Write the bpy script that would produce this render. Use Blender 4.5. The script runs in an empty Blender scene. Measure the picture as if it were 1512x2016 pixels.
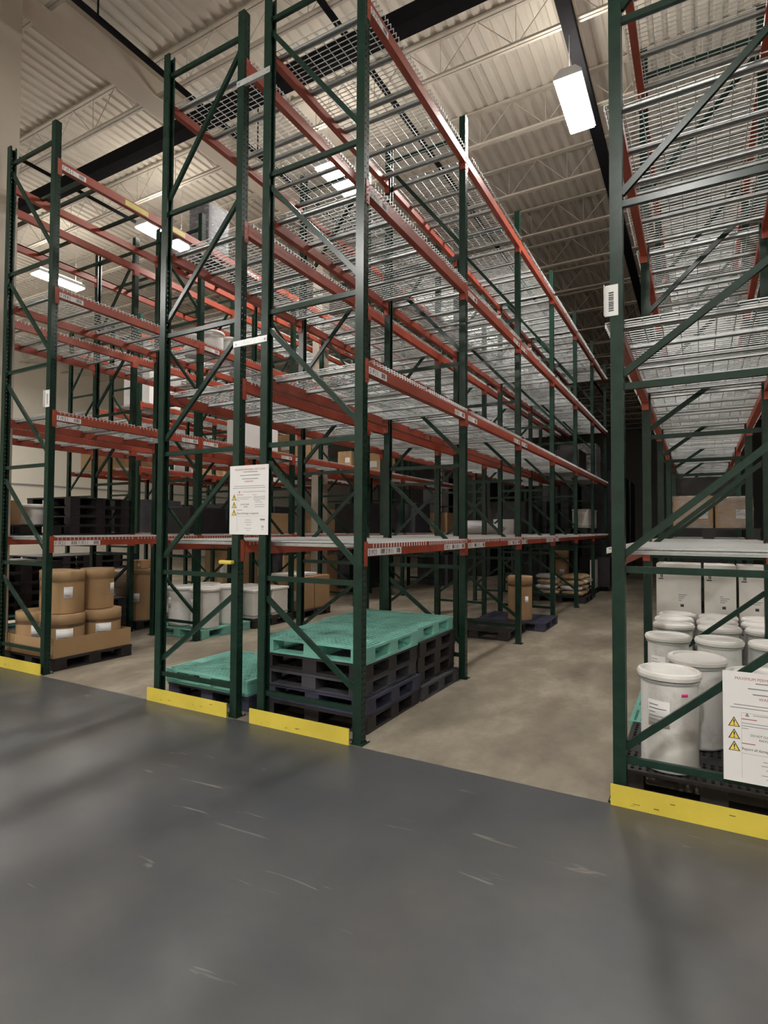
import bpy, math, random
from mathutils import Vector, Matrix
random.seed(11)
S = bpy.context.scene
COL = S.collection
R = math.radians

# ------------------------------------------------------------------ camera, world, lights, exposure
FX = 1116.88
YAW, PIT, ROL = 0.5081, 0.0291, 0.0049
CAM = Vector((0, -3.8788, 1.7))
fw = Vector((-math.sin(YAW)*math.cos(PIT), math.cos(YAW)*math.cos(PIT), math.sin(PIT)))
rt = Vector((math.cos(YAW), math.sin(YAW), 0)); up = rt.cross(fw)
r2 = rt*math.cos(ROL)+up*math.sin(ROL); u2 = up*math.cos(ROL)-rt*math.sin(ROL)
cd = bpy.data.cameras.new('camera'); cam = bpy.data.objects.new('camera', cd); COL.objects.link(cam)
cd.sensor_fit = 'VERTICAL'; cd.sensor_height = 36.0; cd.lens = 36.0*FX/2016.0
cd.clip_start = 0.05; cd.clip_end = 200
m = Matrix((r2, u2, -fw)).transposed().to_4x4(); m.translation = CAM
cam.matrix_world = m
S.camera = cam
S.view_settings.view_transform = 'Standard'; S.view_settings.look = 'None'
S.view_settings.exposure = 0.0; S.view_settings.gamma = 1.0; S.view_settings.use_curve_mapping = False
W = bpy.data.worlds.new('world'); S.world = W; W.use_nodes = True
W.node_tree.nodes['Background'].inputs[0].default_value = (0.8, 0.85, 1, 1)
W.node_tree.nodes['Background'].inputs[1].default_value = 0.02
LAMP = 190.0          # emission strength of a lit high-bay diffuser
FRONT = 330.0         # the same fixtures over the main aisle, set stronger to light the rack fronts
UPLIGHT = 34.0       # slots in the top of the fixture
AISLE_LAMPS = [(-1.55, 4.68), (-5.64, 4.62), (-10.1, 4.4), (-14.3, 4.6), (2.85, 4.6), (-18.5, 4.6), (-22.5, 5.5)]  # final pair at far left added out of view to brighten the left wall
FRONT_LAMPS = [(-12.5, -7.5), (-6.6, -7.5), (-0.2, -7.5), (6.2, -7.5)]

# ------------------------------------------------------------------ node materials
def nt(name):
    mt = bpy.data.materials.new(name); mt.use_nodes = True
    t = mt.node_tree; b = t.nodes['Principled BSDF']
    return mt, t, b
def N(t, typ, **kw):
    n = t.nodes.new(typ)
    for k, v in kw.items():
        if k.startswith('i_'): n.inputs[k[2:].replace('_', ' ')].default_value = v
        else: setattr(n, k, v)
    return n
def ramp(t, src, stops):
    r = t.nodes.new('ShaderNodeValToRGB'); e = r.color_ramp.elements
    while len(e) < len(stops): e.new(0.5)
    for el, (p, c) in zip(e, stops):
        el.position = p; el.color = (c[0], c[1], c[2], 1) if len(c) == 3 else c
    t.links.new(src, r.inputs[0]); return r
def mat(name, col, rough=0.5, metal=0.0, var=0.15, scale=6.0, spec=0.5, bump=0.0, bscale=40, alpha=None):
    """paint / plastic / card with a little wear noise"""
    mt, t, b = nt(name)
    co = N(t, 'ShaderNodeTexCoord')
    ns = N(t, 'ShaderNodeTexNoise', i_Scale=scale, i_Detail=5.0, i_Roughness=0.6)
    t.links.new(co.outputs['Object'], ns.inputs['Vector'])
    a = tuple(max(0, c*(1-var)) for c in col); c2 = tuple(min(1, c*(1+var)) for c in col)
    r = ramp(t, ns.outputs['Fac'], [(0.3, a), (0.7, c2)])
    t.links.new(r.outputs[0], b.inputs['Base Color'])
    b.inputs['Roughness'].default_value = rough; b.inputs['Metallic'].default_value = metal
    b.inputs['Specular IOR Level'].default_value = spec
    if bump:
        n2 = N(t, 'ShaderNodeTexNoise', i_Scale=bscale, i_Detail=4.0); t.links.new(co.outputs['Object'], n2.inputs['Vector'])
        bp = N(t, 'ShaderNodeBump', i_Strength=bump, i_Distance=0.01)
        t.links.new(n2.outputs['Fac'], bp.inputs['Height']); t.links.new(bp.outputs[0], b.inputs['Normal'])
    return mt
def emis(name, col, s):
    mt, t, b = nt(name)
    b.inputs['Base Color'].default_value = (0.8, 0.8, 0.8, 1)
    b.inputs['Emission Color'].default_value = (*col, 1); b.inputs['Emission Strength'].default_value = s
    return mt

M = {}
M['green'] = mat('green_rack_paint', (0.011, 0.033, 0.022), 0.25, var=0.25, scale=9, spec=0.32)
M['orange'] = mat('orange_beam_paint', (0.34, 0.060, 0.030), 0.42, var=0.18, scale=5)
M['zinc'] = mat('galvanised_steel', (0.56, 0.58, 0.58), 0.38, metal=0.55, var=0.12, scale=14)
M['wire'] = mat('galvanised_wire', (0.60, 0.62, 0.62), 0.42, metal=0.45, var=0.08, scale=14)
M['yellow'] = mat('yellow_guard_paint', (0.70, 0.56, 0.075), 0.45, var=0.10, scale=3, bump=0.1)
M['yellow_dark'] = mat('scuffed_paint', (0.12, 0.10, 0.03), 0.7)
M['teal'] = mat('teal_plastic', (0.20, 0.49, 0.41), 0.42, var=0.14, scale=4)
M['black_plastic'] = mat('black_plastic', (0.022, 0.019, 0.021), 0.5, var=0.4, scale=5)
M['blue_plastic'] = mat('dusty_blue_plastic', (0.040, 0.042, 0.075), 0.55, var=0.3, scale=5)
M['grey_plastic'] = mat('dusty_grey_plastic', (0.05, 0.05, 0.06), 0.6, var=0.3, scale=5)
M['card'] = mat('cardboard', (0.40, 0.25, 0.125), 0.8, var=0.08, scale=3)
M['card_lid'] = mat('cardboard_lid', (0.47, 0.31, 0.165), 0.8, var=0.07, scale=3)
M['card_dark'] = mat('brown_band', (0.11, 0.062, 0.035), 0.75, var=0.15)
M['white_plastic'] = mat('white_plastic', (0.78, 0.76, 0.72), 0.45, var=0.07, scale=3)
M['white_dirty'] = None
M['paper'] = mat('paper_label', (0.80, 0.79, 0.78), 0.6, var=0.02)
M['ink'] = mat('black_ink', (0.03, 0.03, 0.035), 0.6)
M['grey_ink'] = mat('grey_ink', (0.25, 0.25, 0.27), 0.6)
M['red_ink'] = mat('red_ink', (0.42, 0.09, 0.08), 0.6)
M['sign_yellow'] = mat('sign_yellow', (0.85, 0.66, 0.10), 0.5, var=0.04)
M['tag_yellow'] = mat('yellow_tag', (0.60, 0.52, 0.12), 0.5, var=0.08)
M['pink'] = mat('pink_sticker', (0.80, 0.05, 0.25), 0.5)
M['red_sticker'] = mat('red_sticker', (0.85, 0.08, 0.05), 0.5)
M['beige'] = mat('beige_paint', (0.50, 0.44, 0.36), 0.6, var=0.06, scale=1.5)
M['joist'] = mat('joist_paint', (0.54, 0.49, 0.42), 0.6, var=0.08)
M['dark_steel'] = mat('dark_steel', (0.010, 0.010, 0.012), 0.85, spec=0.15, var=0.2)
M['housing'] = mat('lamp_housing', (0.75, 0.75, 0.75), 0.5, var=0.03)
M['lamp'] = emis('lamp_diffuser', (1.0, 0.96, 0.90), LAMP)
M['lamp_front'] = emis('front_lamp_diffuser', (1.0, 0.97, 0.93), FRONT)
M['up'] = emis('lamp_top_slot', (1.0, 0.93, 0.83), UPLIGHT)
M['sack'] = mat('kraft_sack', (0.42, 0.29, 0.17), 0.7, var=0.2, bump=0.5, bscale=25)
M['sack_white'] = mat('white_sack', (0.62, 0.60, 0.60), 0.45, var=0.1, bump=0.5, bscale=25)
M['wood'] = mat('pallet_wood', (0.30, 0.20, 0.12), 0.8, var=0.25, scale=8)
M['red_plastic'] = mat('red_plastic', (0.45, 0.04, 0.02), 0.5)
M['lime_plastic'] = mat('dull_green_plastic', (0.22, 0.26, 0.08), 0.6)

def film_mat(name, col):
    """stretch film: milky translucent with wrinkled highlights"""
    mt, t, b = nt(name)
    co = N(t, 'ShaderNodeTexCoord'); mp = N(t, 'ShaderNodeMapping'); mp.inputs['Scale'].default_value = (3, 3, 14)
    ns = N(t, 'ShaderNodeTexNoise', i_Scale=2.5, i_Detail=6.0, i_Roughness=0.7)
    t.links.new(co.outputs['Object'], mp.inputs[0]); t.links.new(mp.outputs[0], ns.inputs['Vector'])
    b.inputs['Base Color'].default_value = (*col, 1); b.inputs['Roughness'].default_value = 0.12
    bp = N(t, 'ShaderNodeBump', i_Strength=0.9, i_Distance=0.03)
    t.links.new(ns.outputs['Fac'], bp.inputs['Height']); t.links.new(bp.outputs[0], b.inputs['Normal'])
    r = ramp(t, ns.outputs['Fac'], [(0.35, (0.12,)*3), (0.7, (0.5,)*3)])
    t.links.new(r.outputs[0], b.inputs['Alpha'])
    return mt
M['film'] = film_mat('stretch_film', (0.75, 0.76, 0.78))

def drum_mat():
    mt, t, b = nt('scuffed_white_drum')
    co = N(t, 'ShaderNodeTexCoord')
    n1 = N(t, 'ShaderNodeTexNoise', i_Scale=3.0, i_Detail=8.0, i_Roughness=0.75); t.links.new(co.outputs['Object'], n1.inputs['Vector'])
    r = ramp(t, n1.outputs['Fac'], [(0.27, (0.36, 0.32, 0.26)), (0.36, (0.62, 0.59, 0.55)), (0.48, (0.76, 0.75, 0.73))])
    t.links.new(r.outputs[0], b.inputs['Base Color']); b.inputs['Roughness'].default_value = 0.5
    return mt
M['white_dirty'] = drum_mat()

def floor_mat():
    mt, t, b = nt('warehouse_floor')
    L = t.links
    co = N(t, 'ShaderNodeTexCoord'); sp = N(t, 'ShaderNodeSeparateXYZ'); L.new(co.outputs['Object'], sp.inputs[0])
    def noise(sc, det=6.0, ro=0.6, vec=None, dist=0.0):
        n = N(t, 'ShaderNodeTexNoise', i_Scale=sc, i_Detail=det, i_Roughness=ro, i_Distortion=dist)
        L.new(vec if vec else co.outputs['Object'], n.inputs['Vector']); return n
    # sealed grey main aisle
    n1 = noise(0.55, 5, 0.6); n2 = noise(7, 8, 0.7)
    g = ramp(t, n1.outputs['Fac'], [(0.34, (0.056, 0.061, 0.070)), (0.50, (0.080, 0.082, 0.084)), (0.66, (0.108, 0.102, 0.094))])
    m1 = N(t, 'ShaderNodeMix', data_type='RGBA', blend_type='MULTIPLY'); m1.inputs[0].default_value = 0.35
    g2 = ramp(t, n2.outputs['Fac'], [(0.3, (0.75,)*3), (0.7, (1.15,)*3)])
    L.new(g.outputs[0], m1.inputs[6]); L.new(g2.outputs[0], m1.inputs[7])
    # pale scratches and scuffs
    mp = N(t, 'ShaderNodeMapping'); mp.inputs['Rotation'].default_value = (0, 0, R(35)); mp.inputs['Scale'].default_value = (0.9, 7, 1)
    L.new(co.outputs['Object'], mp.inputs[0])
    n3 = noise(1.15, 3, 0.5, mp.outputs[0], 1.2)
    mp2 = N(t, 'ShaderNodeMapping'); mp2.inputs['Rotation'].default_value = (0, 0, R(-48)); mp2.inputs['Scale'].default_value = (1.2, 9, 1)
    L.new(co.outputs['Object'], mp2.inputs[0])
    n4 = noise(1.4, 3, 0.5, mp2.outputs[0], 1.0)
    s1 = ramp(t, n3.outputs['Fac'], [(0.705, (0,)*3), (0.74, (1,)*3)]); s2 = ramp(t, n4.outputs['Fac'], [(0.71, (0,)*3), (0.75, (1,)*3)])
    mx = N(t, 'ShaderNodeMath', operation='MAXIMUM'); L.new(s1.outputs[0], mx.inputs[0]); L.new(s2.outputs[0], mx.inputs[1])
    ms = N(t, 'ShaderNodeMath', operation='MULTIPLY'); L.new(mx.outputs[0], ms.inputs[0]); ms.inputs[1].default_value = 0.45
    m2 = N(t, 'ShaderNodeMix', data_type='RGBA'); L.new(ms.outputs[0], m2.inputs[0]); L.new(m1.outputs[2], m2.inputs[6]); m2.inputs[7].default_value = (0.34, 0.32, 0.28, 1)
    # bare tan concrete under the racks
    mpc = N(t, 'ShaderNodeMapping'); mpc.inputs['Scale'].default_value = (1.0, 0.55, 1); mpc.inputs['Rotation'].default_value = (0, 0, R(40))
    L.new(co.outputs['Object'], mpc.inputs[0])
    n5 = noise(1.3, 7, 0.65, mpc.outputs[0]); n6 = noise(9, 8, 0.7)
    c = ramp(t, n5.outputs['Fac'], [(0.30, (0.150, 0.122, 0.092)), (0.5, (0.250, 0.212, 0.160)), (0.68, (0.40, 0.35, 0.275))])
    c2 = ramp(t, n6.outputs['Fac'], [(0.3, (0.82,)*3), (0.75, (1.12,)*3)])
    m3 = N(t, 'ShaderNodeMix', data_type='RGBA', blend_type='MULTIPLY'); m3.inputs[0].default_value = 0.6
    L.new(c.outputs[0], m3.inputs[6]); L.new(c2.outputs[0], m3.inputs[7])
    # wavering boundary line
    nb = noise(3, 3); ad = N(t, 'ShaderNodeMath', operation='MULTIPLY_ADD'); L.new(nb.outputs['Fac'], ad.inputs[0]); ad.inputs[1].default_value = 0.03; L.new(sp.outputs['Y'], ad.inputs[2])
    gt = N(t, 'ShaderNodeMath', operation='GREATER_THAN'); L.new(ad.outputs[0], gt.inputs[0]); gt.inputs[1].default_value = -0.055
    mm = N(t, 'ShaderNodeMix', data_type='RGBA'); L.new(gt.outputs[0], mm.inputs[0]); L.new(m2.outputs[2], mm.inputs[6]); L.new(m3.outputs[2], mm.inputs[7])
    L.new(mm.outputs[2], b.inputs['Base Color'])
    rr = N(t, 'ShaderNodeMapRange'); L.new(n2.outputs['Fac'], rr.inputs[0]); rr.inputs[3].default_value = 0.30; rr.inputs[4].default_value = 0.44
    rm = N(t, 'ShaderNodeMix', data_type='FLOAT'); L.new(gt.outputs[0], rm.inputs[0]); L.new(rr.outputs[0], rm.inputs[2]); rm.inputs[3].default_value = 0.62
    L.new(rm.outputs[0], b.inputs['Roughness'])
    bp = N(t, 'ShaderNodeBump', i_Strength=0.12, i_Distance=0.01); L.new(n1.outputs['Fac'], bp.inputs['Height']); L.new(bp.outputs[0], b.inputs['Normal'])
    return mt
M['floor'] = floor_mat()
M['deck'] = mat('roof_deck_paint', (0.62, 0.575, 0.50), 0.7, var=0.10, scale=0.7)
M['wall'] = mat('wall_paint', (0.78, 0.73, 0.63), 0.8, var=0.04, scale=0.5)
M['wall_shade'] = mat('shaded_wall_tone', (0.12, 0.115, 0.11), 0.9, var=0.06, scale=0.5)  # wall colour darkened to put the deep end's shade into it

# ------------------------------------------------------------------ mesh building
class MB:
    def __init__(s): s.v = []; s.f = []; s.mi = []; s.sm = []; s.mats = []
    def mi_(s, m):
        if m not in s.mats: s.mats.append(m)
        return s.mats.index(m)
    def face(s, idx, m, sm=False): s.f.append(idx); s.mi.append(s.mi_(m)); s.sm.append(sm)
    def box(s, x0, x1, y0, y1, z0, z1, m):
        b = len(s.v)
        s.v += [(x, y, z) for z in (z0, z1) for y in (y0, y1) for x in (x0, x1)]
        for q in ((0, 2, 3, 1), (4, 5, 7, 6), (0, 1, 5, 4), (2, 6, 7, 3), (0, 4, 6, 2), (1, 3, 7, 5)): s.face([b+i for i in q], m)
        return s
    def bar(s, a, b, w, h, m, upv=(0, 0, 1)):
        """rectangular bar from a to b; w across, h along upv"""
        a = Vector(a); b = Vector(b); d = (b-a).normalized(); u = Vector(upv)
        if abs(d.dot(u)) > 0.98: u = Vector((0, 1, 0))
        sd = d.cross(u).normalized(); u = sd.cross(d).normalized()
        k = len(s.v)
        for p in (a, b):
            for i, j in ((-1, -1), (1, -1), (1, 1), (-1, 1)): s.v.append(tuple(p+sd*(w/2*i)+u*(h/2*j)))
        for q in ((0, 3, 2, 1), (4, 5, 6, 7), (0, 1, 5, 4), (1, 2, 6, 5), (2, 3, 7, 6), (3, 0, 4, 7)): s.face([k+i for i in q], m)
        return s
    def tube(s, pts, r, m, n=8, cap=True, smooth=True):
        pts = [Vector(p) for p in pts]; rings = []
        for i, p in enumerate(pts):
            d = (pts[min(i+1, len(pts)-1)]-pts[max(i-1, 0)]).normalized()
            u = Vector((0, 0, 1)) if abs(d.z) < 0.9 else Vector((0, 1, 0))
            a = d.cross(u).normalized(); c = a.cross(d)
            k = len(s.v); rings.append(k)
            for j in range(n):
                t = 2*math.pi*j/n; s.v.append(tuple(p+a*(r*math.cos(t))+c*(r*math.sin(t))))
        for q in range(len(rings)-1):
            for j in range(n):
                s.face([rings[q]+j, rings[q]+(j+1) % n, rings[q+1]+(j+1) % n, rings[q+1]+j], m, smooth)
        if cap:
            s.face([rings[0]+j for j in range(n)][::-1], m); s.face([rings[-1]+j for j in range(n)], m)
        return s
    def lathe(s, prof, m, n=40, c=(0, 0), smooth=True):
        """prof: list of (r, z) from bottom to top"""
        def ring(r, z):
            k = len(s.v)
            for j in range(n):
                t = 2*math.pi*j/n; s.v.append((c[0]+r*math.cos(t), c[1]+r*math.sin(t), z))
            return k
        rings = []; last = ring(*prof[0]); k0 = last; pa = None
        for i in range(len(prof)-1):
            (ra, za), (rb, zb) = prof[i], prof[i+1]; an = math.atan2(zb-za, rb-ra)
            if pa is not None and abs(an-pa) > 0.5: last = ring(ra, za)      # hard edge: its own ring
            pa = an; nx = ring(rb, zb)
            for j in range(n): s.face([last+j, last+(j+1) % n, nx+(j+1) % n, nx+j], m, smooth)
            last = nx
        s.face([k0+j for j in range(n)][::-1], m); k = ring(*prof[-1]); s.face([k+j for j in range(n)], m)
        return s
    def patch(s, r, z0, z1, t0, t1, m, c=(0, 0), n=8):
        """label wrapped around a cylinder, with its own thickness"""
        k = len(s.v)
        for rr in (r, r+0.0015):
            for i in range(n+1):
                t = t0+(t1-t0)*i/n
                for z in (z0, z1): s.v.append((c[0]+rr*math.cos(t), c[1]+rr*math.sin(t), z))
        o = 2*(n+1)
        for i in range(n):
            a = k+2*i; s.face([a+o, a+o+2, a+o+3, a+o+1], m, True)
        for i in range(n):
            a = k+2*i; s.face([a+1, a+1+o, a+3+o, a+3], m); s.face([a, a+2, a+2+o, a+o], m)
        return s
    def poly(s, pts, th, m, nrm=(0, -1, 0)):
        """flat polygon extruded th along nrm"""
        k = len(s.v); n = len(pts); d = Vector(nrm)*th
        s.v += [tuple(p) for p in pts]; s.v += [tuple(Vector(p)+d) for p in pts]
        s.face(list(range(k, k+n)), m); s.face(list(range(k+n, k+2*n))[::-1], m)
        for i in range(n): s.face([k+i, k+n+i, k+n+(i+1) % n, k+(i+1) % n], m)
        return s
    def mesh(s, name):
        me = bpy.data.meshes.new(name); me.from_pydata(s.v, [], s.f)
        for q in s.mats: me.materials.append(M[q])
        me.polygons.foreach_set('material_index', s.mi); me.polygons.foreach_set('use_smooth', s.sm)
        me.update(); return me

def bevel(o, w=0.004, seg=2):
    md = o.modifiers.new('bevel', 'BEVEL'); md.width = w; md.segments = seg; md.limit_method = 'ANGLE'; md.angle_limit = R(40)
def link(name, me, parent=None, loc=(0, 0, 0), rz=0.0, scale=None):
    o = bpy.data.objects.new(name, me); COL.objects.link(o)
    o.location = loc; o.rotation_euler = (0, 0, rz)
    if scale: o.scale = scale
    if parent: o.parent = parent
    return o
def tag(o, label, cat, group=None):
    o['label'] = label; o['category'] = cat
    if group: o['group'] = group
    return o
def struct(name, mb, label=None):
    o = link(name, mb.mesh(name)); o['kind'] = 'structure'
    if label: o['label'] = label
    return o
def empty(name, loc, rz=0.0):
    o = bpy.data.objects.new(name, None); COL.objects.link(o); o.location = loc; o.rotation_euler = (0, 0, rz); o.empty_display_size = 0.1
    return o
_tx = {}
def text_mesh(txt, size, m, extrude=0.0006, squeeze=1.0, align='LEFT'):
    key = (txt, size, m, squeeze, align)
    if key in _tx: return _tx[key]
    cu = bpy.data.curves.new('lettering', 'FONT'); cu.body = txt; cu.size = size; cu.extrude = extrude; cu.align_x = align; cu.resolution_u = 3
    ob = bpy.data.objects.new('lettering', cu); COL.objects.link(ob)
    dg = bpy.context.evaluated_depsgraph_get(); dg.update()
    me = bpy.data.meshes.new_from_object(ob.evaluated_get(dg)); bpy.data.objects.remove(ob)
    for v in me.vertices: v.co.x *= squeeze
    me.materials.clear(); me.materials.append(M[m]); _tx[key] = me
    return me
def add_text(mb, txt, size, m, fn, squeeze=1.0, align='LEFT'):
    """merge lettering into mb; fn maps (x, y, depth) of the text plane to 3-D"""
    me = text_mesh(txt, size, m, squeeze=squeeze, align=align); k = len(mb.v)
    mb.v += [tuple(fn(v.co.x, v.co.y, v.co.z)) for v in me.vertices]
    for p in me.polygons: mb.face([k+i for i in p.vertices], m)

# ------------------------------------------------------------------ the building
ZR = 9.6
fl = MB(); fl.v = [(-40, -14, 0), (14, -14, 0), (14, 44, 0), (-40, 44, 0)]; fl.face([0, 1, 2, 3], 'floor')
struct('floor', fl)
ce = MB(); pitch = 0.203; prof = []
x = -32.0
while x < 12:
    prof += [(x, ZR), (x+0.09, ZR), (x+0.115, ZR+0.04), (x+0.178, ZR+0.04)]; x += pitch
for px, pz in prof: ce.v += [(px, -12, pz), (px, 42, pz)]
for i in range(len(prof)-1): ce.face([2*i, 2*i+1, 2*i+3, 2*i+2], 'deck')
struct('ceiling', ce)
w = MB(); w.box(-26.3, -26, -12, 42, 0, ZR+.1, 'wall')
w.box(-25.98, -25.93, 6, 24, 3.55, 3.6, 'zinc')
struct('wall_left', w)
w = MB(); w.box(-26, 12, 41.7, 42, 0, ZR+.1, 'wall_shade'); struct('wall_back', w)
w = MB(); w.box(11.7, 12, -12, 42, 0, ZR+.1, 'wall_shade'); struct('wall_right', w)
w = MB(); w.box(-26, 12, -12.3, -12, 0, ZR+.1, 'wall'); struct('wall_front', w)

def joist(y):
    b = MB(); zt, zb = ZR-0.02, 8.94
    b.box(-31, 11, y-.06, y-.008, zt-.035, zt, 'joist'); b.box(-31, 11, y+.008, y+.06, zt-.035, zt, 'joist')
    b.box(-31, 11, y-.05, y-.008, zb-.035, zb, 'joist'); b.box(-31, 11, y+.008, y+.05, zb-.035, zb, 'joist')
    x = -31.0; p = 1.22
    while x < 10.5:
        b.bar((x, y, zt-.03), (x+p/2, y, zb-.03), .011, .011, 'joist'); b.bar((x+p/2, y, zb-.03), (x+p, y, zt-.03), .011, .011, 'joist')
        b.bar((x+p/2, y, zb-.03), (x+p/2, y, zt-.03), .009, .009, 'joist'); x += p
    return b
y = 6.15-1.87*6; k = 1
while y < 40:
    o = struct('ceiling_joist', joist(y)); y += 1.87
g = MB()
GX = -7.9
for z0, z1 in ((8.74, 8.77), (9.24, 9.27)): g.box(GX-.19, GX+.19, -12, 41, z0, z1, 'beige')
g.box(GX-.01, GX+.01, -12, 41, 8.77, 9.24, 'beige')
struct('ceiling_girder', g)
for cy in (0.03, 7.15, 14.27, 21.4):
    c = MB(); c.box(GX-.14, GX+.14, cy-.14, cy+.14, 0, 8.74, 'beige'); c.box(GX-.2, GX+.2, cy-.2, cy+.2, 0, .02, 'beige')
    o = struct('building_column', c); bevel(o, .012)
d = MB(); d.box(-26, 11, 2.36, 2.58, 8.12, 8.34, 'dark_steel'); o = struct('ceiling_duct', d)
d = MB(); d.box(-1.62, -1.44, -4, 22, 8.70, 8.84, 'dark_steel'); struct('ceiling_conduit', d)
for xx, zz, rr in ((-6.66, 8.2, .042), (-10.6, 8.3, .035), (-4.45, 8.9, .05), (-13.9, 8.3, .035)):
    d = MB(); d.tube([(xx, -4, zz), (xx, 30, zz)], rr, 'dark_steel', 8); struct('sprinkler_pipe', d)
d = MB()
for yy in range(0, 30, 3): d.tube([(-6.66, yy+.5, 8.2), (-6.66, yy+.5, 9.5)], .012, 'dark_steel', 6)
struct('pipe_hanger', d)

# ------------------------------------------------------------------ high-bay lamps
lh = MB(); L2, W2 = 0.60, 0.19
pr = [(-W2*.55, .13), (-W2, .05), (-W2, 0), (W2, 0), (W2, .05), (W2*.55, .13)]
k = 0
for yy in (-L2, L2): lh.v += [(a, yy, b) for a, b in pr]
n = len(pr)
for i in range(n):
    if i == 2: continue
    lh.face([i, (i+1) % n, n+(i+1) % n, n+i], 'housing')
lh.face(list(range(n)), 'housing'); lh.face(list(range(n, 2*n))[::-1], 'housing')
LH = lh.mesh('housing')
ld = MB(); ld.box(-W2+.015, W2-.015, -L2+.015, L2-.015, -.03, -.002, 'lamp'); LD = ld.mesh('diffuser')
lu = MB(); lu.box(-.11, .11, -L2+.05, L2-.05, .1315, .134, 'up'); LU = lu.mesh('top_slot')
lw = MB()
for sy in (-.45, .45): lw.tube([(0, sy, .13), (0, sy, ZR-8.0)], .004, 'zinc', 5)
LW = lw.mesh('hanging_wire')
lnames = ['over the open aisle at the right', 'over the aisle seen through the centre rack', 'over the second aisle behind the left rack', 'far left pair of white glow beside the left rack', 'over the aisle beyond the right-edge rack', 'added out of view to brighten the left wall', 'added unseen beside the left wall to brighten it']
ld = MB(); ld.box(-W2+.015, W2-.015, -L2+.015, L2-.015, -.03, -.002, 'lamp_front'); LDF = ld.mesh('diffuser')
def lamp(x, y, label):
    r = empty('high_bay_light', (x, y, 8.0))
    link('housing', LH, r); link('diffuser', LD if y > 0 else LDF, r); link('top_slot', LU, r); link('hanging_wire', LW, r)
    tag(r, label, 'ceiling light', 'high bay lights')
for (x, y), l in zip(AISLE_LAMPS, lnames): lamp(x, y, 'lit white high bay light ' + l)
for (x, y), l in zip(FRONT_LAMPS, ('far left', 'left of centre', 'above the camera', 'right')): lamp(x, y, 'lit high bay light over the grey main aisle, ' + l)

# ------------------------------------------------------------------ rack prototypes
BAY = 2.2576; TOP = 6.52
LV = [1.575, 3.055, 4.52, 6.06]
# post: open channel, web with a double row of holes facing -X, opening toward +X
def post_mesh():
    b = MB(); hw = .038; t = .003
    zs = [0.0]; z = .05
    while z < TOP-.08: zs += [z, z+.016]; z += .0508
    zs.append(TOP)
    ys = [-hw, -.024, -.013, .013, .024, hw]
    for sx, flip in ((-hw, False), (-hw+t, True)):
        k = len(b.v)
        for zz in zs: b.v += [(sx, yy, zz) for yy in ys]
        for i in range(len(zs)-1):
            hole_row = (i % 2 == 1) and i < len(zs)-2
            for j in range(5):
                if hole_row and j in (1, 3): continue
                q = [k+i*6+j, k+(i+1)*6+j, k+(i+1)*6+j+1, k+i*6+j+1]
                b.face(q if not flip else q[::-1], 'green')
    for s in (-1, 1):
        y0, y1 = (hw-t, hw) if s > 0 else (-hw, -hw+t)
        b.box(-hw, hw, y0, y1, 0, TOP, 'green')
        l0, l1 = (hw-.018, hw-t) if s > 0 else (-hw+t, -hw+.018)
        b.box(hw-t, hw, l0, l1, 0, TOP, 'green')
    return b.mesh('post')
POST = post_mesh()
fp = MB(); fp.box(-.065, .065, -.06, .06, 0, .009, 'green'); fp.tube([(-.05, -.045, .009), (-.05, -.045, .02)], .008, 'zinc', 6); fp.tube([(.052, .045, .009), (.052, .045, .02)], .008, 'zinc', 6)
FOOT = fp.mesh('foot_plate')
DEPTH = 0.99
HZ = [.26, 1.26, 2.43, 3.62, 4.87, 6.30]
HZC = [.265, 1.45, 2.61, 3.79, 5.0, 6.25]
DG = [(.40, 1.09), (1.41, 2.28), (2.57, 3.47), (3.77, 4.76), (5.02, 6.18)]
DGC = [(.34, 1.14), (1.54, 2.32), (2.69, 3.36), (3.86, 4.74), (5.08, 6.1)]
def brace_mesh(a, b, name, w=.03, h=.042):
    q = MB(); q.bar(a, b, w, h, 'green'); return q.mesh(name)
_br = {}
def rack_frame(x_aisle, x_flue, y, label, group, cvar=False, near=True):
    """upright frame; x_aisle post carries the aisle beam, diagonals rise from the aisle post to the flue post"""
    r = empty('rack_upright', (x_aisle, y, 0)); d = x_flue-x_aisle; s = 1 if d > 0 else -1; ad = abs(d)
    link('post', POST, r, (0, 0, 0), 0 if s > 0 else math.pi)
    link('post', POST, r, (d, 0, 0), math.pi if s > 0 else 0)
    link('foot_plate', FOOT, r); link('foot_plate', FOOT, r, (d, 0, 0), math.pi)
    for i, z in enumerate(HZC if cvar else HZ):
        key = (cvar, 'h', s, i, round(ad, 3))
        if key not in _br: _br[key] = brace_mesh((s*.03, 0, z), (s*(ad-.03), 0, z), 'horizontal_brace')
        link('horizontal_brace', _br[key], r)
    for i, (z0, z1) in enumerate(DGC if cvar else DG):
        key = (cvar, 'd', s, i, round(ad, 3))
        if key not in _br: _br[key] = brace_mesh((s*.03, 0, z0), (s*(ad-.03), 0, z1), 'diagonal_brace')
        link('diagonal_brace', _br[key], r)
    return tag(r, label, 'rack frame', group)

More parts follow.
